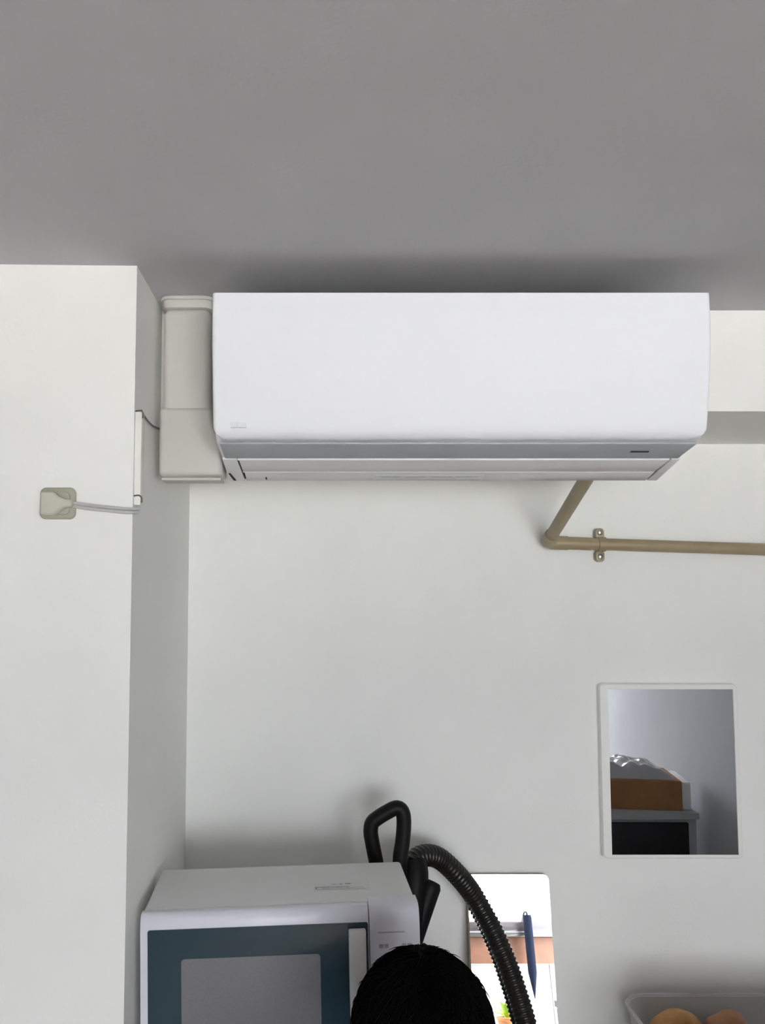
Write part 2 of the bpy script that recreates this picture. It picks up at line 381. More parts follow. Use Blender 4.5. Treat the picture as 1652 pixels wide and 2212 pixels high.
pp = [(ox0 + 0.009, zc + 0.020), (ox0 + 0.030, zc + 0.020), (ox0 + 0.038, zc + 0.011), (ox1 - 0.010, zc + 0.008), (ox1 + 0.001, zc + 0.007),
      (ox1 + 0.001, zc - 0.004), (ox1 - 0.014, zc - 0.005), (ox0 + 0.036, zc - 0.012), (ox0 + 0.028, zc - 0.017), (ox0 + 0.009, zc - 0.017)]
obj('plug_body', prism(pp, 'y', oy - 0.034, oy - 0.0125, bev=0.004, seg=3), 'plug_plastic', pg)
yc = oy - 0.018
cp = [(ox1 - 0.004, yc, zc + 0.001), P(185, 1094, 1.300), P(230, 1099, 1.303), P(270, 1103, 1.306), (X_COL - 0.004, Y_COL - 0.005, P(293, 1103, 1.31).z), (X_COL + 0.006, Y_COL + 0.006, P(293, 1101, 1.31).z), (X_COL + 0.006, Y_COL + 0.016, P(295, 1092, 1.33).z)]
for dz in (-0.0028, 0.0028):
    obj('cord', tube(spline([Vector(p) + Vector((0, 0, dz)) for p in cp], 0.004), 0.0028, 8), 'cord_grey', pg)
rz0, rz1 = P(300, 1092, 1.33).z, P(300, 890, 1.33).z
rw = thing('cable_raceway', 'thin white vertical cable raceway on the corner of the projecting wall', 'raceway', (X_COL, 1.335, rz0))
obj('cover', box(X_COL - 0.001, X_COL + 0.0105, 1.324, 1.346, rz0, rz1, bev=0.002, seg=2), 'raceway', rw)
for (py, ) in ((1075,), (893,)):
    z = P(300, py, 1.33).z
    obj('clip', tube(spline([(X_COL - 0.0005, 1.322, z + 0.002), (X_COL + 0.008, 1.322, z + 0.003), (X_COL + 0.0125, 1.323, z - 0.001), (X_COL + 0.0125, 1.323, z - 0.009)], 0.003), 0.0013, 6), 'wire_dark', rw)
obj('connection_wire', tube(spline([(X_COL + 0.006, 1.336, rz1 - 0.01), (X_COL + 0.006, 1.336, rz1 + 0.004), P(308, 893, 1.345), P(318, 908, 1.38), P(330, 920, 1.43), P(343, 926, 1.478), P(352, 927, 1.50)], 0.004), 0.0018, 8), 'wire_dark',
    label='thin dark wire arching from the raceway to the pipe duct', cat='wire')

# ------------------------------------------------------------------ drain pipe
yp = 1.863
e0, e1, e2 = P(1266, 1034, 1.56), P(1182, 1172, yp), P(1652, 1187, yp)
dirh = (e2 - e1).normalized(); far = e1 + dirh * ((X_RIGHT - 0.001 - e1.x) / dirh.x)
dp = thing('drain_pipe', 'beige plastic drain pipe running from the air conditioner along the wall', 'pipe', (e1.x, yp, e1.z - 0.02))
down = (e1 - e0).normalized()
top = e0 - down * ((e0.y - 1.542) / down.y)
obj('upper_tube', tube([top, e1 - down * 0.03], 0.0138, 24), 'beige_pipe', dp)
pts = [e1 - down * 0.045, e1 - down * 0.030, e1 - down * 0.018, e1 - down * 0.008 + dirh * 0.003, e1 + dirh * 0.010 - down * 0.001, e1 + dirh * 0.022, e1 + dirh * 0.036, e1 + dirh * 0.046]
obj('elbow', tube(spline(pts, 0.003), 0.0162, 24), 'beige_pipe', dp)
obj('horizontal_tube', tube([e1 + dirh * 0.03, far], 0.0138, 24), 'beige_pipe', dp)
obj('coupling', tube([e1 + dirh * 0.046, e1 + dirh * 0.0465, e1 + dirh * 0.100, e1 + dirh * 0.1005], lambda i, s: 0.0139 if i in (0, 3) else 0.0148, 24), 'beige_pipe', dp)
cc = e1 + dirh * ((P(1299, 1180, yp).x - e1.x) / dirh.x)
cl = obj('clamp', tube([cc - dirh * 0.009, cc - dirh * 0.0085, cc + dirh * 0.0085, cc + dirh * 0.009], lambda i, s: 0.0145 if i in (0, 3) else 0.0165, 24), 'beige_pipe', dp)
ROOTLOC[cl] = ROOTLOC[dp]
for sgn in (1, -1):
    ex = prism(rrect(cc.x - 0.010, cc.x + 0.010, cc.z + sgn * 0.026 - 0.014, cc.z + sgn * 0.026 + 0.012, 0.008), 'y', Y_BACK - 0.018, Y_BACK + 0.0005, bev=0.002, seg=2)
    obj('clamp_ear', ex, 'beige_pipe', cl)
    sc = ball((cc.x, Y_BACK - 0.018, cc.z + sgn * 0.028), (0.0065, 0.003, 0.0065), seg=16, rings=8)
    obj('screw', sc, 'steel', cl)

# ------------------------------------------------------------------ wall mirror
ym = 1.873
a, b_ = P(1303, 1855, ym), P(1592, 1477, ym)
wm = thing('wall_mirror', 'small white-framed rectangular mirror hanging on the wall at right', 'mirror', ((a.x + b_.x) / 2, 1.882, a.z))
g0, g1 = P(1322, 1847, ym), P(1583, 1489, ym)
bm = bmesh.new()
outer = rrect(a.x, b_.x, a.z, b_.z, 0.010, 5); inner = rrect(g0.x, g1.x, g0.z, g1.z, 0.0006, 5)
no = len(outer)
V = [[bm.verts.new((p[0], y, p[1])) for p in ring] for ring, y in ((outer, Y_BACK - 0.0005), (outer, ym + 0.003), ([(p[0] + (0.002 if p[0] < (a.x + b_.x) / 2 else -0.002), p[1] + (0.002 if p[1] < (a.z + b_.z) / 2 else -0.002)) for p in outer], ym), (inner, ym), (inner, ym + 0.004))]
for r0, r1 in zip(V, V[1:]):
    for k in range(no): bm.faces.new((r0[k], r0[(k + 1) % no], r1[(k + 1) % no], r1[k]))
bm.faces.new(V[0])
obj('frame', bm, 'mirror_frame', wm)
obj('mirror_glass', box(g0.x - 0.001, g1.x + 0.001, ym + 0.0015, ym + 0.005, g0.z - 0.001, g1.z + 0.001), 'mirror_glass', wm, smooth=False)

# ------------------------------------------------------------------ tall mirror leaning on the wall
TILT = R(11.0)
mt = P(1096, 1889, 1.872); mx0, mx1 = P(1009, 1889, 1.872).x, P(1184, 1889, 1.872).x
ML = (mt.z) / math.cos(TILT)
LM = Matrix.Translation((0, 1.872, mt.z)) @ Matrix.Rotation(-TILT, 4, 'X')      # local z runs down the mirror (negative), y into the wall
lm = thing('leaning_mirror', 'tall slim frameless mirror leaning on the wall behind the black hose', 'mirror', ((mx0 + mx1) / 2, 1.872 - mt.z * math.tan(TILT) + 0.01, 0))
obj('mirror_glass', prism(rrect(mx0, mx1, -ML, 0, 0.012), 'y', 0.0, 0.003, M=LM), 'mirror_glass', lm)
obj('back_panel', prism(rrect(mx0 - 0.0015, mx1 + 0.0005, -ML + 0.002, 0.0005, 0.012), 'y', 0.003, 0.0145, M=LM), 'mirror_back', lm)
def mirror_y(z): return 1.872 - (mt.z - z) * math.tan(TILT)

# ------------------------------------------------------------------ vacuum cleaner
vc = thing('vacuum_cleaner', 'black vacuum cleaner with loop handle and ribbed hose behind the microwave', 'vacuum cleaner', (0.2, 1.72, 0))
loop = [P(846, 1960, 1.70), P(822, 1905, 1.70), P(811, 1856, 1.70), P(803, 1815, 1.70), P(800.5, 1795, 1.70), P(804, 1777, 1.70), P(818, 1765, 1.70), P(838, 1753, 1.70), P(854, 1745.5, 1.70),
        P(865, 1748, 1.70), P(871, 1760, 1.70), P(872, 1785, 1.70), P(869, 1820, 1.70), P(864, 1856, 1.70), P(866, 1900, 1.70), P(878, 1960, 1.70)]
obj('loop_handle', tube(spline(loop, 0.004), 0.0152, 18), 'vac_black', vc)
obj('grip_body', tube(spline([P(893, 1862, 1.735), P(896, 1885, 1.725), P(893, 1920, 1.715), P(887, 1970, 1.705), P(878, 2040, 1.70), P(868, 2130, 1.70)], 0.01), lambda i, s: 0.027 + 0.004 * min(1, s / 0.1), 20), 'vac_black', vc)
bm = tube(spline([P(933, 1905, 1.715), P(919, 1945, 1.71), P(897, 2010, 1.70), P(872, 2090, 1.70)], 0.008), lambda i, s: 0.0215 - 0.02 * max(0, 0.004 - s) / 0.004 * 0.2, 20)
obj('trigger_grip', bm, 'vac_black', vc)
q = P(868, 2110, 1.70)
obj('wand', tube([q, (q.x - 0.005, 1.73, 0.6), (q.x - 0.01, 1.76, 0.06)], 0.017, 18), 'vac_black', vc)
obj('floor_head', box(q.x - 0.13, q.x + 0.11, 1.70, 1.80, 0.004, 0.06, bev=0.02, seg=3), 'vac_black', vc)
hp = [P(885, 1930, 1.712), P(884, 1890, 1.725), P(893, 1862, 1.742), P(917, 1848, 1.765), P(948, 1854, 1.79), P(985, 1887, 1.808)]
for (px, py) in ((1020, 1931), (1056, 1994), (1088, 2064), (1113, 2134), (1136, 2212), (1152, 2300)):
    y = 1.80
    for _ in range(5): y = mirror_y(P(px, py, y).z) - 0.030
    hp.append(P(px, py, y))
hp += [(0.475, 1.66, 0.66), (0.49, 1.58, 0.42), (0.49, 1.50, 0.24), (0.48, 1.44, 0.17)]
PIT = 0.0094
def rib(i, s):
    t = (s % PIT) / PIT
    return 0.0205 + 0.0026 * max(0, math.sin(t * 2 * math.pi)) ** 0.6
obj('hose', tube(spline(hp, PIT / 7), rib, 20), 'hose_black', vc, angle=60, label='ribbed black hose curving down to the right')
bm = box(0.36, 0.60, 1.24, 1.50, 0.03, 0.22, bev=0.06, seg=5)
obj('canister', bm, 'vac_black', vc)
for sx in (0.355, 0.585):
    obj('wheel', cyl((sx + 0.01, 1.40, 0.065), (1, 0, 0), 0.065, 0.02, 24), 'hose_black', vc)

# ------------------------------------------------------------------ microwave on a fridge
MWW, MWD, MWH = 0.4535, 0.215, 0.285
o3 = P(302, 1983, 1.35)
MM = Matrix.Translation(o3) @ Matrix.Rotation(R(2.5), 4, 'Z') @ Matrix.Rotation(R(-1.15), 4, 'Y')
mw = thing('microwave_oven', 'grey-white microwave oven with dark glass door in front of the left corner', 'microwave', (MM @ Vector((MWW / 2, MWD / 2, -MWH))))
TOP = 0.004
def mbox(u0, u1, v0, v1, w0, w1, bev=0.0, seg=3): return box(u0, u1, v0, v1, w0, w1, bev, seg, M=MM)
obj('shell', mbox(0.002, MWW - 0.002, 0.022, MWD, -MWH, TOP, 0.006, 3), 'mw_shell', mw)
# door slab and control panel with rounded top edge: profile in (v, w)
def front_prof(t):                                          # v, w; t = recess
    return [(0.0225, TOP - 0.0004), (0.012, TOP - 0.001), (0.007, TOP - 0.004), (0.0035, TOP - 0.009), (0.0015, TOP - 0.016), (0.0, TOP - 0.026), (0.0, -MWH + 0.004), (0.0225, -MWH + 0.004)]
UD = 0.3705
dr = obj('door', prism(front_prof(0), 'x', 0.0, UD - 0.0006, M=MM, bev=0.0015, seg=2), 'mw_front', mw)
cpn = obj('control_panel', prism([(0.043, TOP + 0.0006)] + [(0.0225, TOP + 0.0006)] + front_prof(0)[1:-1] + [(0.043, -MWH + 0.004)], 'x', UD + 0.0006, MWW, M=MM, bev=0.0008, seg=2), 'mw_front', mw)
glass = obj('door_glass', prism(rrect(0.0125, UD - 0.002, -0.272, -0.020, 0.003), 'y', -0.002, 0.001, M=MM), 'mw_glass', dr, label='dark teal door glass')
obj('mesh_window', prism(rrect(0.066, 0.290, -0.235, -0.066, 0.006), 'y', -0.0027, -0.001, M=MM), 'mw_mesh', dr, label='grey mesh viewing window')
obj('handle', prism(rrect(0.336, 0.364, -0.262, -0.027, 0.003), 'y', -0.016, -0.003, M=MM, bev=0.003, seg=2), 'mw_handle', dr, label='pale grey vertical bar handle')
obj('printed_line', mbox(UD + 0.014, UD + 0.058, -0.0006, 0.001, -0.0385, -0.0365), 'print_grey', cpn, smooth=False)
for k, (u0, u1) in enumerate(((0.016, 0.023), (0.025, 0.031), (0.053, 0.060), (0.062, 0.070))):
    obj('printed_mark', mbox(UD + u0, UD + u1, -0.0006, 0.001, -0.062, -0.056), 'print_grey', cpn, smooth=False)
obj('display', mbox(UD + 0.014, UD + 0.070, -0.001, 0.001, -0.105, -0.078), 'mw_glass', cpn, smooth=False)
for r_ in range(3):
    for c_ in range(2):
        obj('button', mbox(UD + 0.014 + c_ * 0.031, UD + 0.038 + c_ * 0.031, -0.003, 0.001, -0.145 - r_ * 0.03, -0.125 - r_ * 0.03, 0.002, 2), 'mw_handle', cpn)
lb = obj('label_sticker', mbox(0.283, 0.382, 0.073, 0.112, TOP, TOP + 0.0004), 'paper', mw, smooth=False, label='pale printed label on top')
for (u0, u1, v0, v1, m) in ((0.285, 0.345, 0.090, 0.0945, 'print_grey'), (0.285, 0.375, 0.0795, 0.0815, 'print_grey'), (0.286, 0.289, 0.086, 0.092, 'print_dark'), (0.316, 0.325, 0.103, 0.106, 'print_grey'), (0.329, 0.334, 0.103, 0.106, 'print_dark'), (0.339, 0.349, 0.104, 0.107, 'print_dark'), (0.298, 0.370, 0.0855, 0.087, 'print_grey')):
    obj('printed_line', mbox(u0, u1, v0, v1, TOP + 0.0004, TOP + 0.0007), m, lb, smooth=False)
ftop = 1.115
for (u, v) in ((0.04, 0.04), (MWW - 0.04, 0.04), (0.04, MWD - 0.03), (MWW - 0.04, MWD - 0.03)):
    q = MM @ Vector((u, v, -MWH + 0.004))
    obj('foot', tube([(q.x, q.y, q.z), (q.x, q.y, ftop)], 0.012, 14), 'vac_black', mw)
fg = thing('refrigerator', 'light grey refrigerator under the microwave', 'refrigerator', (-0.07, 1.56, 0))
obj('body', box(-0.292, 0.152, 1.405, 1.665, 0.01, ftop, bev=0.008, seg=2), 'fridge', fg)
for (z0, z1) in ((0.05, 0.70), (0.71, ftop - 0.012)):
    d_ = obj('door', box(-0.292, 0.152, 1.37, 1.403, z0, z1, bev=0.006, seg=2), 'fridge', fg)
    obj('handle', box(0.115, 0.135, 1.352, 1.371, z1 - 0.25, z1 - 0.05, bev=0.004, seg=2), 'mw_handle', d_)

# ------------------------------------------------------------------ rack, clear tub and bread at lower right
rz = 0.958
rk = thing('drawer_chest', 'white chest of drawers below the wall mirror carrying the clear tub', 'chest', (0.90, 1.61, 0))
obj('body', box(0.64, 1.20, 1.38, 1.868, 0.0, rz - 0.021, bev=0.004, seg=2), 'rack_white', rk)
obj('top_board', box(0.625, 1.215, 1.355, 1.872, rz - 0.02, rz, bev=0.004, seg=2), 'rack_white', rk)
for k in range(4):
    d_ = obj('drawer', box(0.65, 1.19, 1.362, 1.379, 0.03 + k * 0.225, 0.248 + k * 0.225, bev=0.004, seg=2), 'rack_white', rk)
    obj('knob', ball((0.92, 1.352, 0.139 + k * 0.225), 0.014, seg=14, rings=8), 'steel', d_)
tz = P(1450, 2151, 1.862).z
tb = thing('clear_tub', 'cloudy clear plastic tub of bread rolls at the lower right edge', 'tub', (0.86, 1.72, rz))
def tub_shell(x0, x1, y0, y1, z0, z1, r, th):
    b = bmesh.new(); rings = []
    for (ins, z, rr) in ((0.02, z0, r - 0.01), (0.008, z0 + 0.012, r), (0.0, z1, r), (th, z1, r - th), (0.008 + th, z0 + 0.012 + th, r - th), (0.02 + th, z0 + th, r - 0.01 - th)):
        rings.append([b.verts.new((p[0], p[1], z)) for p in rrect(x0 + ins, x1 - ins, y0 + ins, y1 - ins, rr, 6)])
    n = len(rings[0])
    for a_, c_ in zip(rings, rings[1:]):
        for k in range(n): b.faces.new((a_[k], a_[(k + 1) % n], c_[(k + 1) % n], c_[k]))
    b.faces.new(rings[0][::-1]); b.faces.new(rings[-1])
    return b
tx0, tx1, ty0, ty1 = 0.652, 1.19, 1.545, 1.862
obj('tub_wall', tub_shell(tx0, tx1, ty0, ty1, rz + 0.0005, tz, 0.05, 0.003), 'tub_plastic', tb)
bm = new(); ro = rrect(tx0 - 0.004, tx1 + 0.004, ty0 - 0.004, ty1 + 0.004, 0.053, 6)
path = [(p[0], p[1], tz) for p in ro]; path.append(path[0])
obj('rim', tube(path, 0.0035, 8), 'tub_plastic', tb)
ct = thing('carton', 'added unseen cardboard carton that shades the wall behind the clear tub', 'box', (0.93, 1.45, rz))  # added out of view to cast the soft shadow behind the tub
obj('shade_carton_body', box(0.635, 1.20, 1.37, 1.535, rz + 0.0005, 1.150, bev=0.003, seg=1), 'cardboard', ct, smooth=False)
obj('tape', box(0.635, 1.20, 1.44, 1.465, 1.150, 1.1505), 'tape', ct, smooth=False)
def bun(px, py, Y, rx, ry, rzz, m, label, seed):
    c = P(px, py, Y); rnd = random.Random(seed)
    b = ball((0, 0, 0), 1, seg=28, rings=18)
    ph = [rnd.uniform(0, 6) for _ in range(6)]
    for v in b.verts:
        k = 1 + 0.06 * math.sin(3 * v.co.x + ph[0]) * math.sin(4 * v.co.y + ph[1]) + 0.04 * math.sin(6 * v.co.z + ph[2] + 3 * v.co.x)
        if v.co.z < 0: v.co.z *= 0.75
        v.co = Vector((v.co.x * rx * k, v.co.y * ry * k, v.co.z * rzz * k))
    bmesh.ops.translate(b, verts=b.verts, vec=Vector((c.x, Y, rz + 0.004 + 0.75 * rzz * 1.0)))
    obj('bread_roll', b, m, label=label, cat='bread', group='bread rolls in the clear tub')
bun(1464, 2190, 1.785, 0.054, 0.052, 0.055, 'bread', 'golden brown bread roll nearest the left in the clear tub', 3)
bun(1574, 2190, 1.775, 0.050, 0.055, 0.056, 'bread_dark', 'darker brown bread roll on the right in the clear tub', 9)

# ------------------------------------------------------------------ things the wall mirror shows: cabinet with a wrapped box on it
def Q(px, py, D):                                            # point seen in the wall mirror at path length D
    p = P(px, py, D); return Vector((p.x, 2 * (ym + 0.0015) - D, p.z))
c0 = Q(1508, 1757, 3.90)
cy1 = c0.y; cy0 = cy1 - 0.45; cxr = c0.x; cxl = cxr - 0.66; cz = c0.z
cb = thing('dark_cabinet', 'grey cabinet with black glass front reflected in the wall mirror', 'cabinet', ((cxl + cxr) / 2, (cy0 + cy1) / 2, 0))
obj('carcass', box(cxl, cxr, cy0, cy1 - 0.022, 0, cz - 0.035, bev=0.004, seg=2), 'cabinet_grey', cb)
obj('top_board', box(cxl - 0.008, cxr + 0.006, cy0, cy1, cz - 0.030, cz, bev=0.004, seg=2), 'cabinet_grey', cb)
dd = obj('door', box(cxl + 0.006, cxr - 0.045, cy1 - 0.021, cy1 - 0.002, 0.5, cz - 0.045, bev=0.003, seg=2), 'cabinet_black', cb)
obj('handle', box(cxl + 0.06, cxr - 0.13, cy1 - 0.002, cy1 + 0.018, cz - 0.215, cz - 0.195, bev=0.005, seg=2), 'cabinet_grey', dd)
obj('door', box(cxl + 0.006, cxr - 0.045, cy1 - 0.021, cy1 - 0.002, 0.02, 0.49, bev=0.003, seg=2), 'cabinet_black', cb)
BM_ = Matrix.Translation((cxr - 0.055, cy1 - 0.04, cz)) @ Matrix.Rotation(R(7), 4, 'Z')
bxo = thing('cardboard_box', 'brown cardboard box on the dark cabinet, reflected in the wall mirror', 'box', (cxr - 0.25, cy1 - 0.2, cz))
bw, bd, bh = 0.54, 0.30, 0.135
obj('carton', box(-bw, 0, -bd, 0, 0.0005, bh, bev=0.002, seg=1, M=BM_), 'cardboard', bxo, smooth=False)
obj('flap', box(-bw + 0.003, -0.003, -bd + 0.003, -bd / 2 - 0.001, bh, bh + 0.003, M=BM_), 'cardboard', bxo, smooth=False)
obj('flap', box(-bw + 0.003, -0.003, -bd / 2 + 0.001, -0.003, bh, bh + 0.003, M=BM_), 'cardboard', bxo, smooth=False)
bag = bmesh.new(); nx, ny = 56, 36; G = []
rnd = random.Random(4)
cr = [(rnd.uniform(0, 1), rnd.uniform(0, 1), rnd.uniform(-0.4, 0.4), rnd.uniform(10, 22)) for _ in range(5)]
for i in range(nx + 1):
    row = []
    for j in range(ny + 1):
        u, v = i / nx, j / ny
        e = min(u, 1 - u) * 4; e2 = min(v, 1 - v) * 9
        h = 0.040 * min(1, e) ** 0.45 * min(1, e2) ** 0.45
        for (a_, b2, th, fr_) in cr: h += 0.0075 * min(1, e) * min(1, e2) * abs(math.sin(fr_ * ((u - a_) * math.cos(th) + (v - b2) * math.sin(th))))
        row.append(bag.verts.new((-0.03 - u * (bw - 0.06), -0.02 - v * (bd - 0.05), bh + 0.0045 + h)))
    G.append(row)
for i in range(nx):
    for j in range(ny): bag.faces.new((G[i][j], G[i + 1][j], G[i + 1][j + 1], G[i][j + 1]))
brd = [G[i][0] for i in range(nx + 1)] + [G[nx][j] for j in range(1, ny + 1)] + [G[i][ny] for i in range(nx - 1, -1, -1)] + [G[0][j] for j in range(ny - 1, 0, -1)]
bag.faces.new(brd)
bmesh.ops.transform(bag, matrix=BM_, verts=bag.verts)
obj('plastic_bag', bag, 'wrap_plastic', label='shiny clear plastic bag lying on the cardboard box', cat='bag')

# ------------------------------------------------------------------ balcony seen in the leaning mirror
YB = -3.45
struct('floor_balcony', box(X_LEFT, X_RIGHT + 0.6, YB - 0.1, Y_REAR - 0.1, -0.25, -0.06), 'concrete')
bl = thing('balcony_railing', 'balcony parapet with brown wooden top board, reflected in the leaning mirror', 'railing', (0.2, YB, -0.06))
ZR = 1.13                                                    # top of the wooden board
obj('top_board', box(X_LEFT, X_RIGHT + 0.6, YB - 0.03, YB + 0.03, ZR - 0.19, ZR, bev=0.006, seg=2), 'wood_rail', bl)
nb = 6; xw = (X_RIGHT + 0.6 - X_LEFT) / nb
for k in range(nb):
    obj('panel', box(X_LEFT + k * xw + 0.01, X_LEFT + (k + 1) * xw - 0.01, YB - 0.008, YB + 0.008, 0.0, ZR - 0.192), 'balcony_panel', bl, smooth=False)
    obj('post', box(X_LEFT + k * xw - 0.0095, X_LEFT + k * xw + 0.0095, YB - 0.02, YB + 0.02, -0.06, ZR - 0.191), 'sash_metal', bl, smooth=False)
bm = prism([(YB - 0.06, ZR), (YB + 0.06, ZR), (YB + 0.075, ZR + 0.03), (YB + 0.06, ZR + 0.045), (YB + 0.07, ZR + 0.07), (YB + 0.06, ZR + 0.11), (YB + 0.03, ZR + 0.145), (YB - 0.03, ZR + 0.145), (YB - 0.07, ZR + 0.10)], 'x', X_LEFT, X_RIGHT + 0.6, bev=0.008, seg=3)
obj('cap_rail', bm, 'pole_metal', bl, label='silvery rounded cap rail')
ux = 1.60
um = thing('umbrella', 'folded navy umbrella hanging from the balcony pole, reflected in the leaning mirror', 'umbrella', (ux, YB + 0.13, 0.65))
uy = YB + 0.13; uz = ZR + 0.16
obj('folded_canopy', tube(spline([(ux, uy, uz), (ux, uy, uz - 0.1), (ux, uy, uz - 0.3), (ux, uy, uz - 0.45), (ux, uy, uz - 0.58)], 0.01), lambda i, s: 0.032 * min(1, (0.585 - s) / 0.18) + 0.002, 12), 'navy_cloth', um)
obj('hook', tube(spline([(ux, uy, uz - 0.01), (ux, uy - 0.005, uz + 0.015), (ux, uy - 0.08, uz + 0.02), (ux, YB - 0.02, uz - 0.01)], 0.006), 0.007, 8), 'navy_cloth', um)
# lace curtain gathered at the right of the balcony door
cu = bmesh.new(); G = []
for i in range(61):
    row = []
    for j in range(25):
        z = 0.03 + j / 24 * 1.98
        t = i / 60
        wd = 0.10 + 0.16 * max(0, (1.12 - z)) ** 0.7
        row.append(cu.verts.new((1.80 - t * wd, Y_REAR + 0.09 + 0.028 * math.sin(t * 2 * math.pi * 6), z)))
    G.append(row)
for i in range(60):
    for j in range(24): cu.faces.new((G[i][j], G[i + 1][j], G[i + 1][j + 1], G[i][j + 1]))
obj('lace_curtain', cu, 'lace', label='white lace curtain gathered at the balcony window, reflected in the leaning mirror', cat='curtain')
# potted plant on the balcony
pz = 0.46
pt = thing('potted_plant', 'yellow-green potted plant on the balcony, reflected beside the head', 'plant', (1.33, -3.05, -0.06))
obj('stand', box(1.23, 1.43, -3.15, -2.95, -0.06, pz, bev=0.01, seg=2), 'concrete', pt)
obj('pot', tube([(1.33, -3.05, pz), (1.33, -3.05, pz + 0.13), (1.33, -3.05, pz + 0.135), (1.33, -3.05, pz + 0.15)], lambda i, s: (0.055, 0.078, 0.086, 0.086)[i], 20), 'terracotta', pt)
for k in range(16):
    an, L = k * 2.399, rnd.uniform(0.10, 0.18)
    b = bmesh.new(); cx_, cy_, cz_ = 1.33, -3.05, pz + 0.14
    el = R(35 + 45 * rnd.random())
    rows_ = []
    for s in range(6):
        t = s / 5; rr = L * t * math.cos(el) + 0.01; hh = L * t * math.sin(el) - 0.05 * t * t
        wd = 0.022 * math.sin(math.pi * min(0.97, t * 0.9 + 0.08))
        c_ = Vector((cx_ + rr * math.cos(an), cy_ + rr * math.sin(an), cz_ + hh)); sd = Vector((-math.sin(an), math.cos(an), 0)) * wd
        rows_.append((b.verts.new(c_ - sd), b.verts.new(c_ - Vector((0, 0, 0.004))), b.verts.new(c_ + sd)))
    for r0, r1 in zip(rows_, rows_[1:]):
        b.faces.new((r0[0], r0[1], r1[1], r1[0])); b.faces.new((r0[1], r0[2], r1[2], r1[1]))
    obj('leaf', b, 'leaf', pt)

obj('storage_case', box(0.004, 0.046, -0.27, -0.02, 0.0005, 0.13, bev=0.006, seg=2, M=BM_), 'fridge', label='pale narrow case beside the cardboard box, reflected in the wall mirror', cat='case')
struct('ground', box(-60, 60, -90, Y_REAR - 0.5, -6.2, -6.0), 'pale_ground', smooth=False)

# ------------------------------------------------------------------ person in front of the microwave, seen from behind
hx, hy = P(910, 2040, 1.10).x, 1.09
HT = P(910, 2042, 1.10).z                                    # top of the hair
S = HT / 1.62                                                # scale of a 1.62 m figure
def W(x, y, z): return Vector((hx + x * S, hy + y * S, z * S))
def bone(b, p, q, r0, r1, n=14, sq=1.0):
    p, q = W(*p), W(*q); d = q - p
    tube([p + d * t for t in (0, .25, .5, .75, 1)], lambda i, s: (r0 + (r1 - r0) * i / 4) * S, n, b, squash=sq)
    ball(p, r0 * S, b, 14, 10); ball(q, r1 * S, b, 14, 10)
def ell(b, c, r, seg=24, rings=16, M=None): ball(W(*c), [k * S for k in r], b, seg, rings, M)
def remeshed(name, b, voxel, m, parent, smooth=6):
    me = bpy.data.meshes.new('tmp'); b.to_mesh(me); b.free()
    o = bpy.data.objects.new('tmp', me); C.objects.link(o)
    md = o.modifiers.new('r', 'REMESH'); md.mode = 'VOXEL'; md.voxel_size = voxel
    sm = o.modifiers.new('s', 'SMOOTH'); sm.factor = 0.5; sm.iterations = smooth
    dg = bpy.context.evaluated_depsgraph_get(); me2 = bpy.data.meshes.new_from_object(o.evaluated_get(dg))
    bpy.data.objects.remove(o); bpy.data.meshes.remove(me)
    b2 = bmesh.new(); b2.from_mesh(me2); bpy.data.meshes.remove(me2)
    return obj(name, b2, m, parent, angle=80)
pe = thing('person', 'person with black hair seen from behind at the bottom, in front of the microwave', 'person', (hx, hy, 0))
b = new()
ell(b, (0, 0.0, 1.505), (0.076, 0.094, 0.100)); ell(b, (0, 0.035, 1.445), (0.058, 0.062, 0.060))      # skull, jaw (face looks to +y)
ell(b, (0, 0.098, 1.478), (0.012, 0.018, 0.017)); ell(b, (0, 0.094, 1.500), (0.009, 0.010, 0.022))       # nose
ell(b, (0, 0.088, 1.412), (0.022, 0.018, 0.016))                                                            # chin
ell(b, (0, 0.093, 1.447), (0.022, 0.008, 0.006)); 
for s in (-1, 1):
    ell(b, (s * 0.078, 0.0, 1.485), (0.010, 0.020, 0.030))
    ell(b, (s * 0.032, 0.080, 1.515), (0.022, 0.012, 0.007))                                                # brows
bone(b, (0, -0.012, 1.34), (0, 0.0, 1.44), 0.052, 0.048)
ell(b, (0, -0.01, 1.20), (0.165, 0.095, 0.145)); ell(b, (0, -0.005, 1.06), (0.135, 0.085, 0.16)); ell(b, (0, -0.01, 0.90), (0.155, 0.105, 0.12))
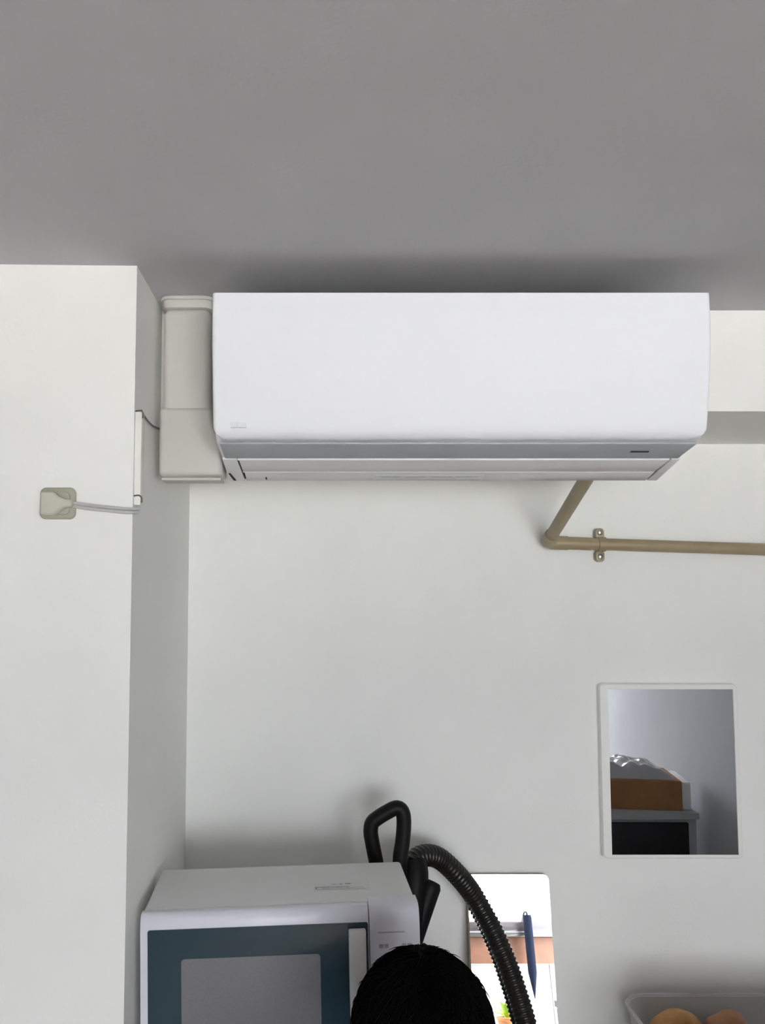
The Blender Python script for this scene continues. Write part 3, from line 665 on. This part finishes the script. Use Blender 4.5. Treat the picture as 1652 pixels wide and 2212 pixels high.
for s in (-1, 1):
    bone(b, (s * 0.06, -0.012, 1.335), (s * 0.165, -0.015, 1.285), 0.05, 0.055)
    bone(b, (s * 0.175, -0.015, 1.28), (s * 0.215, -0.01, 1.03), 0.048, 0.037); bone(b, (s * 0.215, -0.01, 1.03), (s * 0.225, 0.06, 0.82), 0.036, 0.025)
    ell(b, (s * 0.226, 0.078, 0.765), (0.018, 0.036, 0.048))
    for k, (dy, L) in enumerate(((0.046, 0.070), (0.066, 0.085), (0.086, 0.090), (0.104, 0.080))):
        y0 = 0.078 + (k - 1.5) * 0.019
        bone(b, (s * 0.226, y0, 0.735), (s * 0.222, y0 + 0.004, 0.735 - L * 0.5), 0.0085, 0.0078, 10)
        bone(b, (s * 0.222, y0 + 0.004, 0.735 - L * 0.5), (s * 0.210, y0 + 0.006, 0.735 - L), 0.0078, 0.0065, 10)
    bone(b, (s * 0.222, 0.105, 0.785), (s * 0.212, 0.130, 0.750), 0.010, 0.009, 10); bone(b, (s * 0.212, 0.130, 0.750), (s * 0.204, 0.136, 0.722), 0.009, 0.007, 10)
    bone(b, (s * 0.085, -0.005, 0.86), (s * 0.085, 0.005, 0.47), 0.082, 0.055); bone(b, (s * 0.085, 0.005, 0.47), (s * 0.085, -0.015, 0.08), 0.052, 0.034)
    ell(b, (s * 0.09, 0.05, 0.035), (0.038, 0.11, 0.032))
remeshed('body', b, 0.0045, 'skin', pe)
for s in (-1, 1):
    ey = obj('eye', ball(W(s * 0.032, 0.0835, 1.498), 0.0115 * S, seg=14, rings=10), 'eye_white', pe)
    obj('iris', ball(W(s * 0.032, 0.0925, 1.498), 0.0052 * S, seg=12, rings=8), 'hair', ey)
obj('lips', ball(W(0, 0.0985, 1.447), [0.021 * S, 0.005 * S, 0.006 * S], seg=14, rings=8), 'lip', pe)
b = new()
ell(b, (0, -0.01, 1.19), (0.180, 0.110, 0.160)); ell(b, (0, -0.005, 1.05), (0.155, 0.104, 0.17)); ell(b, (0, -0.01, 0.90), (0.172, 0.120, 0.11))
for s in (-1, 1):
    bone(b, (s * 0.055, -0.012, 1.325), (s * 0.168, -0.015, 1.285), 0.055, 0.062)
    bone(b, (s * 0.176, -0.015, 1.28), (s * 0.217, -0.01, 1.03), 0.058, 0.048); bone(b, (s * 0.217, -0.01, 1.03), (s * 0.226, 0.055, 0.85), 0.047, 0.036)
remeshed('shirt', b, 0.006, 'shirt', pe)
b = new()
ell(b, (0, -0.012, 0.86), (0.165, 0.114, 0.11))
for s in (-1, 1):
    bone(b, (s * 0.085, -0.005, 0.84), (s * 0.087, 0.005, 0.47), 0.092, 0.068); bone(b, (s * 0.087, 0.005, 0.47), (s * 0.087, -0.012, 0.10), 0.066, 0.055)
remeshed('trousers', b, 0.007, 'trousers', pe)
for s in (-1, 1):
    obj('slipper', box(hx + s * 0.09 * S - 0.042, hx + s * 0.09 * S + 0.042, hy - 0.075, hy + 0.155, 0.0, 0.058, bev=0.025, seg=3), 'slipper', pe)
# hair: cap and strands
hc = Vector((hx - 0.001, hy - 0.006, HT - 0.1035)); hr = Vector((0.0905, 0.104, 0.100))
cap = ball(hc, hr, seg=40, rings=28)
for v in list(cap.verts):
    d = v.co - hc
    if d.y > 0.05 and d.z < 0.035: v.co.y = hc.y + 0.05
    if d.z < -0.055: v.co.z = hc.z - 0.055 + (d.z + 0.055) * 0.6
hair = obj('hair', cap, 'hair', pe, angle=80)
b = new(); rnd = random.Random(11)
crown = Vector((0.004, -0.02, 1)).normalized()
for k in range(5200):
    u, ph = rnd.uniform(-0.45, 1), rnd.uniform(0, 2 * math.pi)
    d = Vector((math.sqrt(max(0, 1 - u * u)) * math.cos(ph), math.sqrt(max(0, 1 - u * u)) * math.sin(ph), u))
    if d.y > 0.55 and d.z < 0.35: continue
    t = d - crown * d.dot(crown)
    if t.length < 1e-3: continue
    t = (t.normalized() + Vector((rnd.gauss(0, .35), rnd.gauss(0, .35), rnd.gauss(0, .25))))
    t = (t - d * t.dot(d)).normalized()
    L = rnd.uniform(0.02, 0.05); lift = rnd.uniform(0.0, 0.0035) + (0.003 if rnd.random() < 0.06 else 0)
    pts = []
    for s in range(4):
        a_ = s / 3
        dd_ = (d + t * (L * a_ / 0.1)).normalized()
        pts.append(hc + Vector((dd_.x * hr.x, dd_.y * hr.y, dd_.z * hr.z)) + dd_ * (0.0005 + lift * a_ * (1.3 - 0.5 * a_)))
    tube(pts, lambda i, s_: (0.0009, 0.0008, 0.0006, 0.0002)[i], 3, b, cap=False)
tuft = hc + Vector((0.006, -0.01, 0.1))
for k in range(40):
    p0 = tuft + Vector((rnd.gauss(0, .006), rnd.gauss(0, .006), -0.004))
    q0 = p0 + Vector((rnd.uniform(0.0, 0.016), rnd.uniform(-.008, .008), rnd.uniform(0.004, 0.010)))
    tube([p0, p0.lerp(q0, .5) + Vector((0, 0, .002)), q0], lambda i, s_: (0.001, 0.0008, 0.0003)[i], 3, b, cap=False)
so = obj('hair_strands', b, 'hair', hair, kind='stuff')
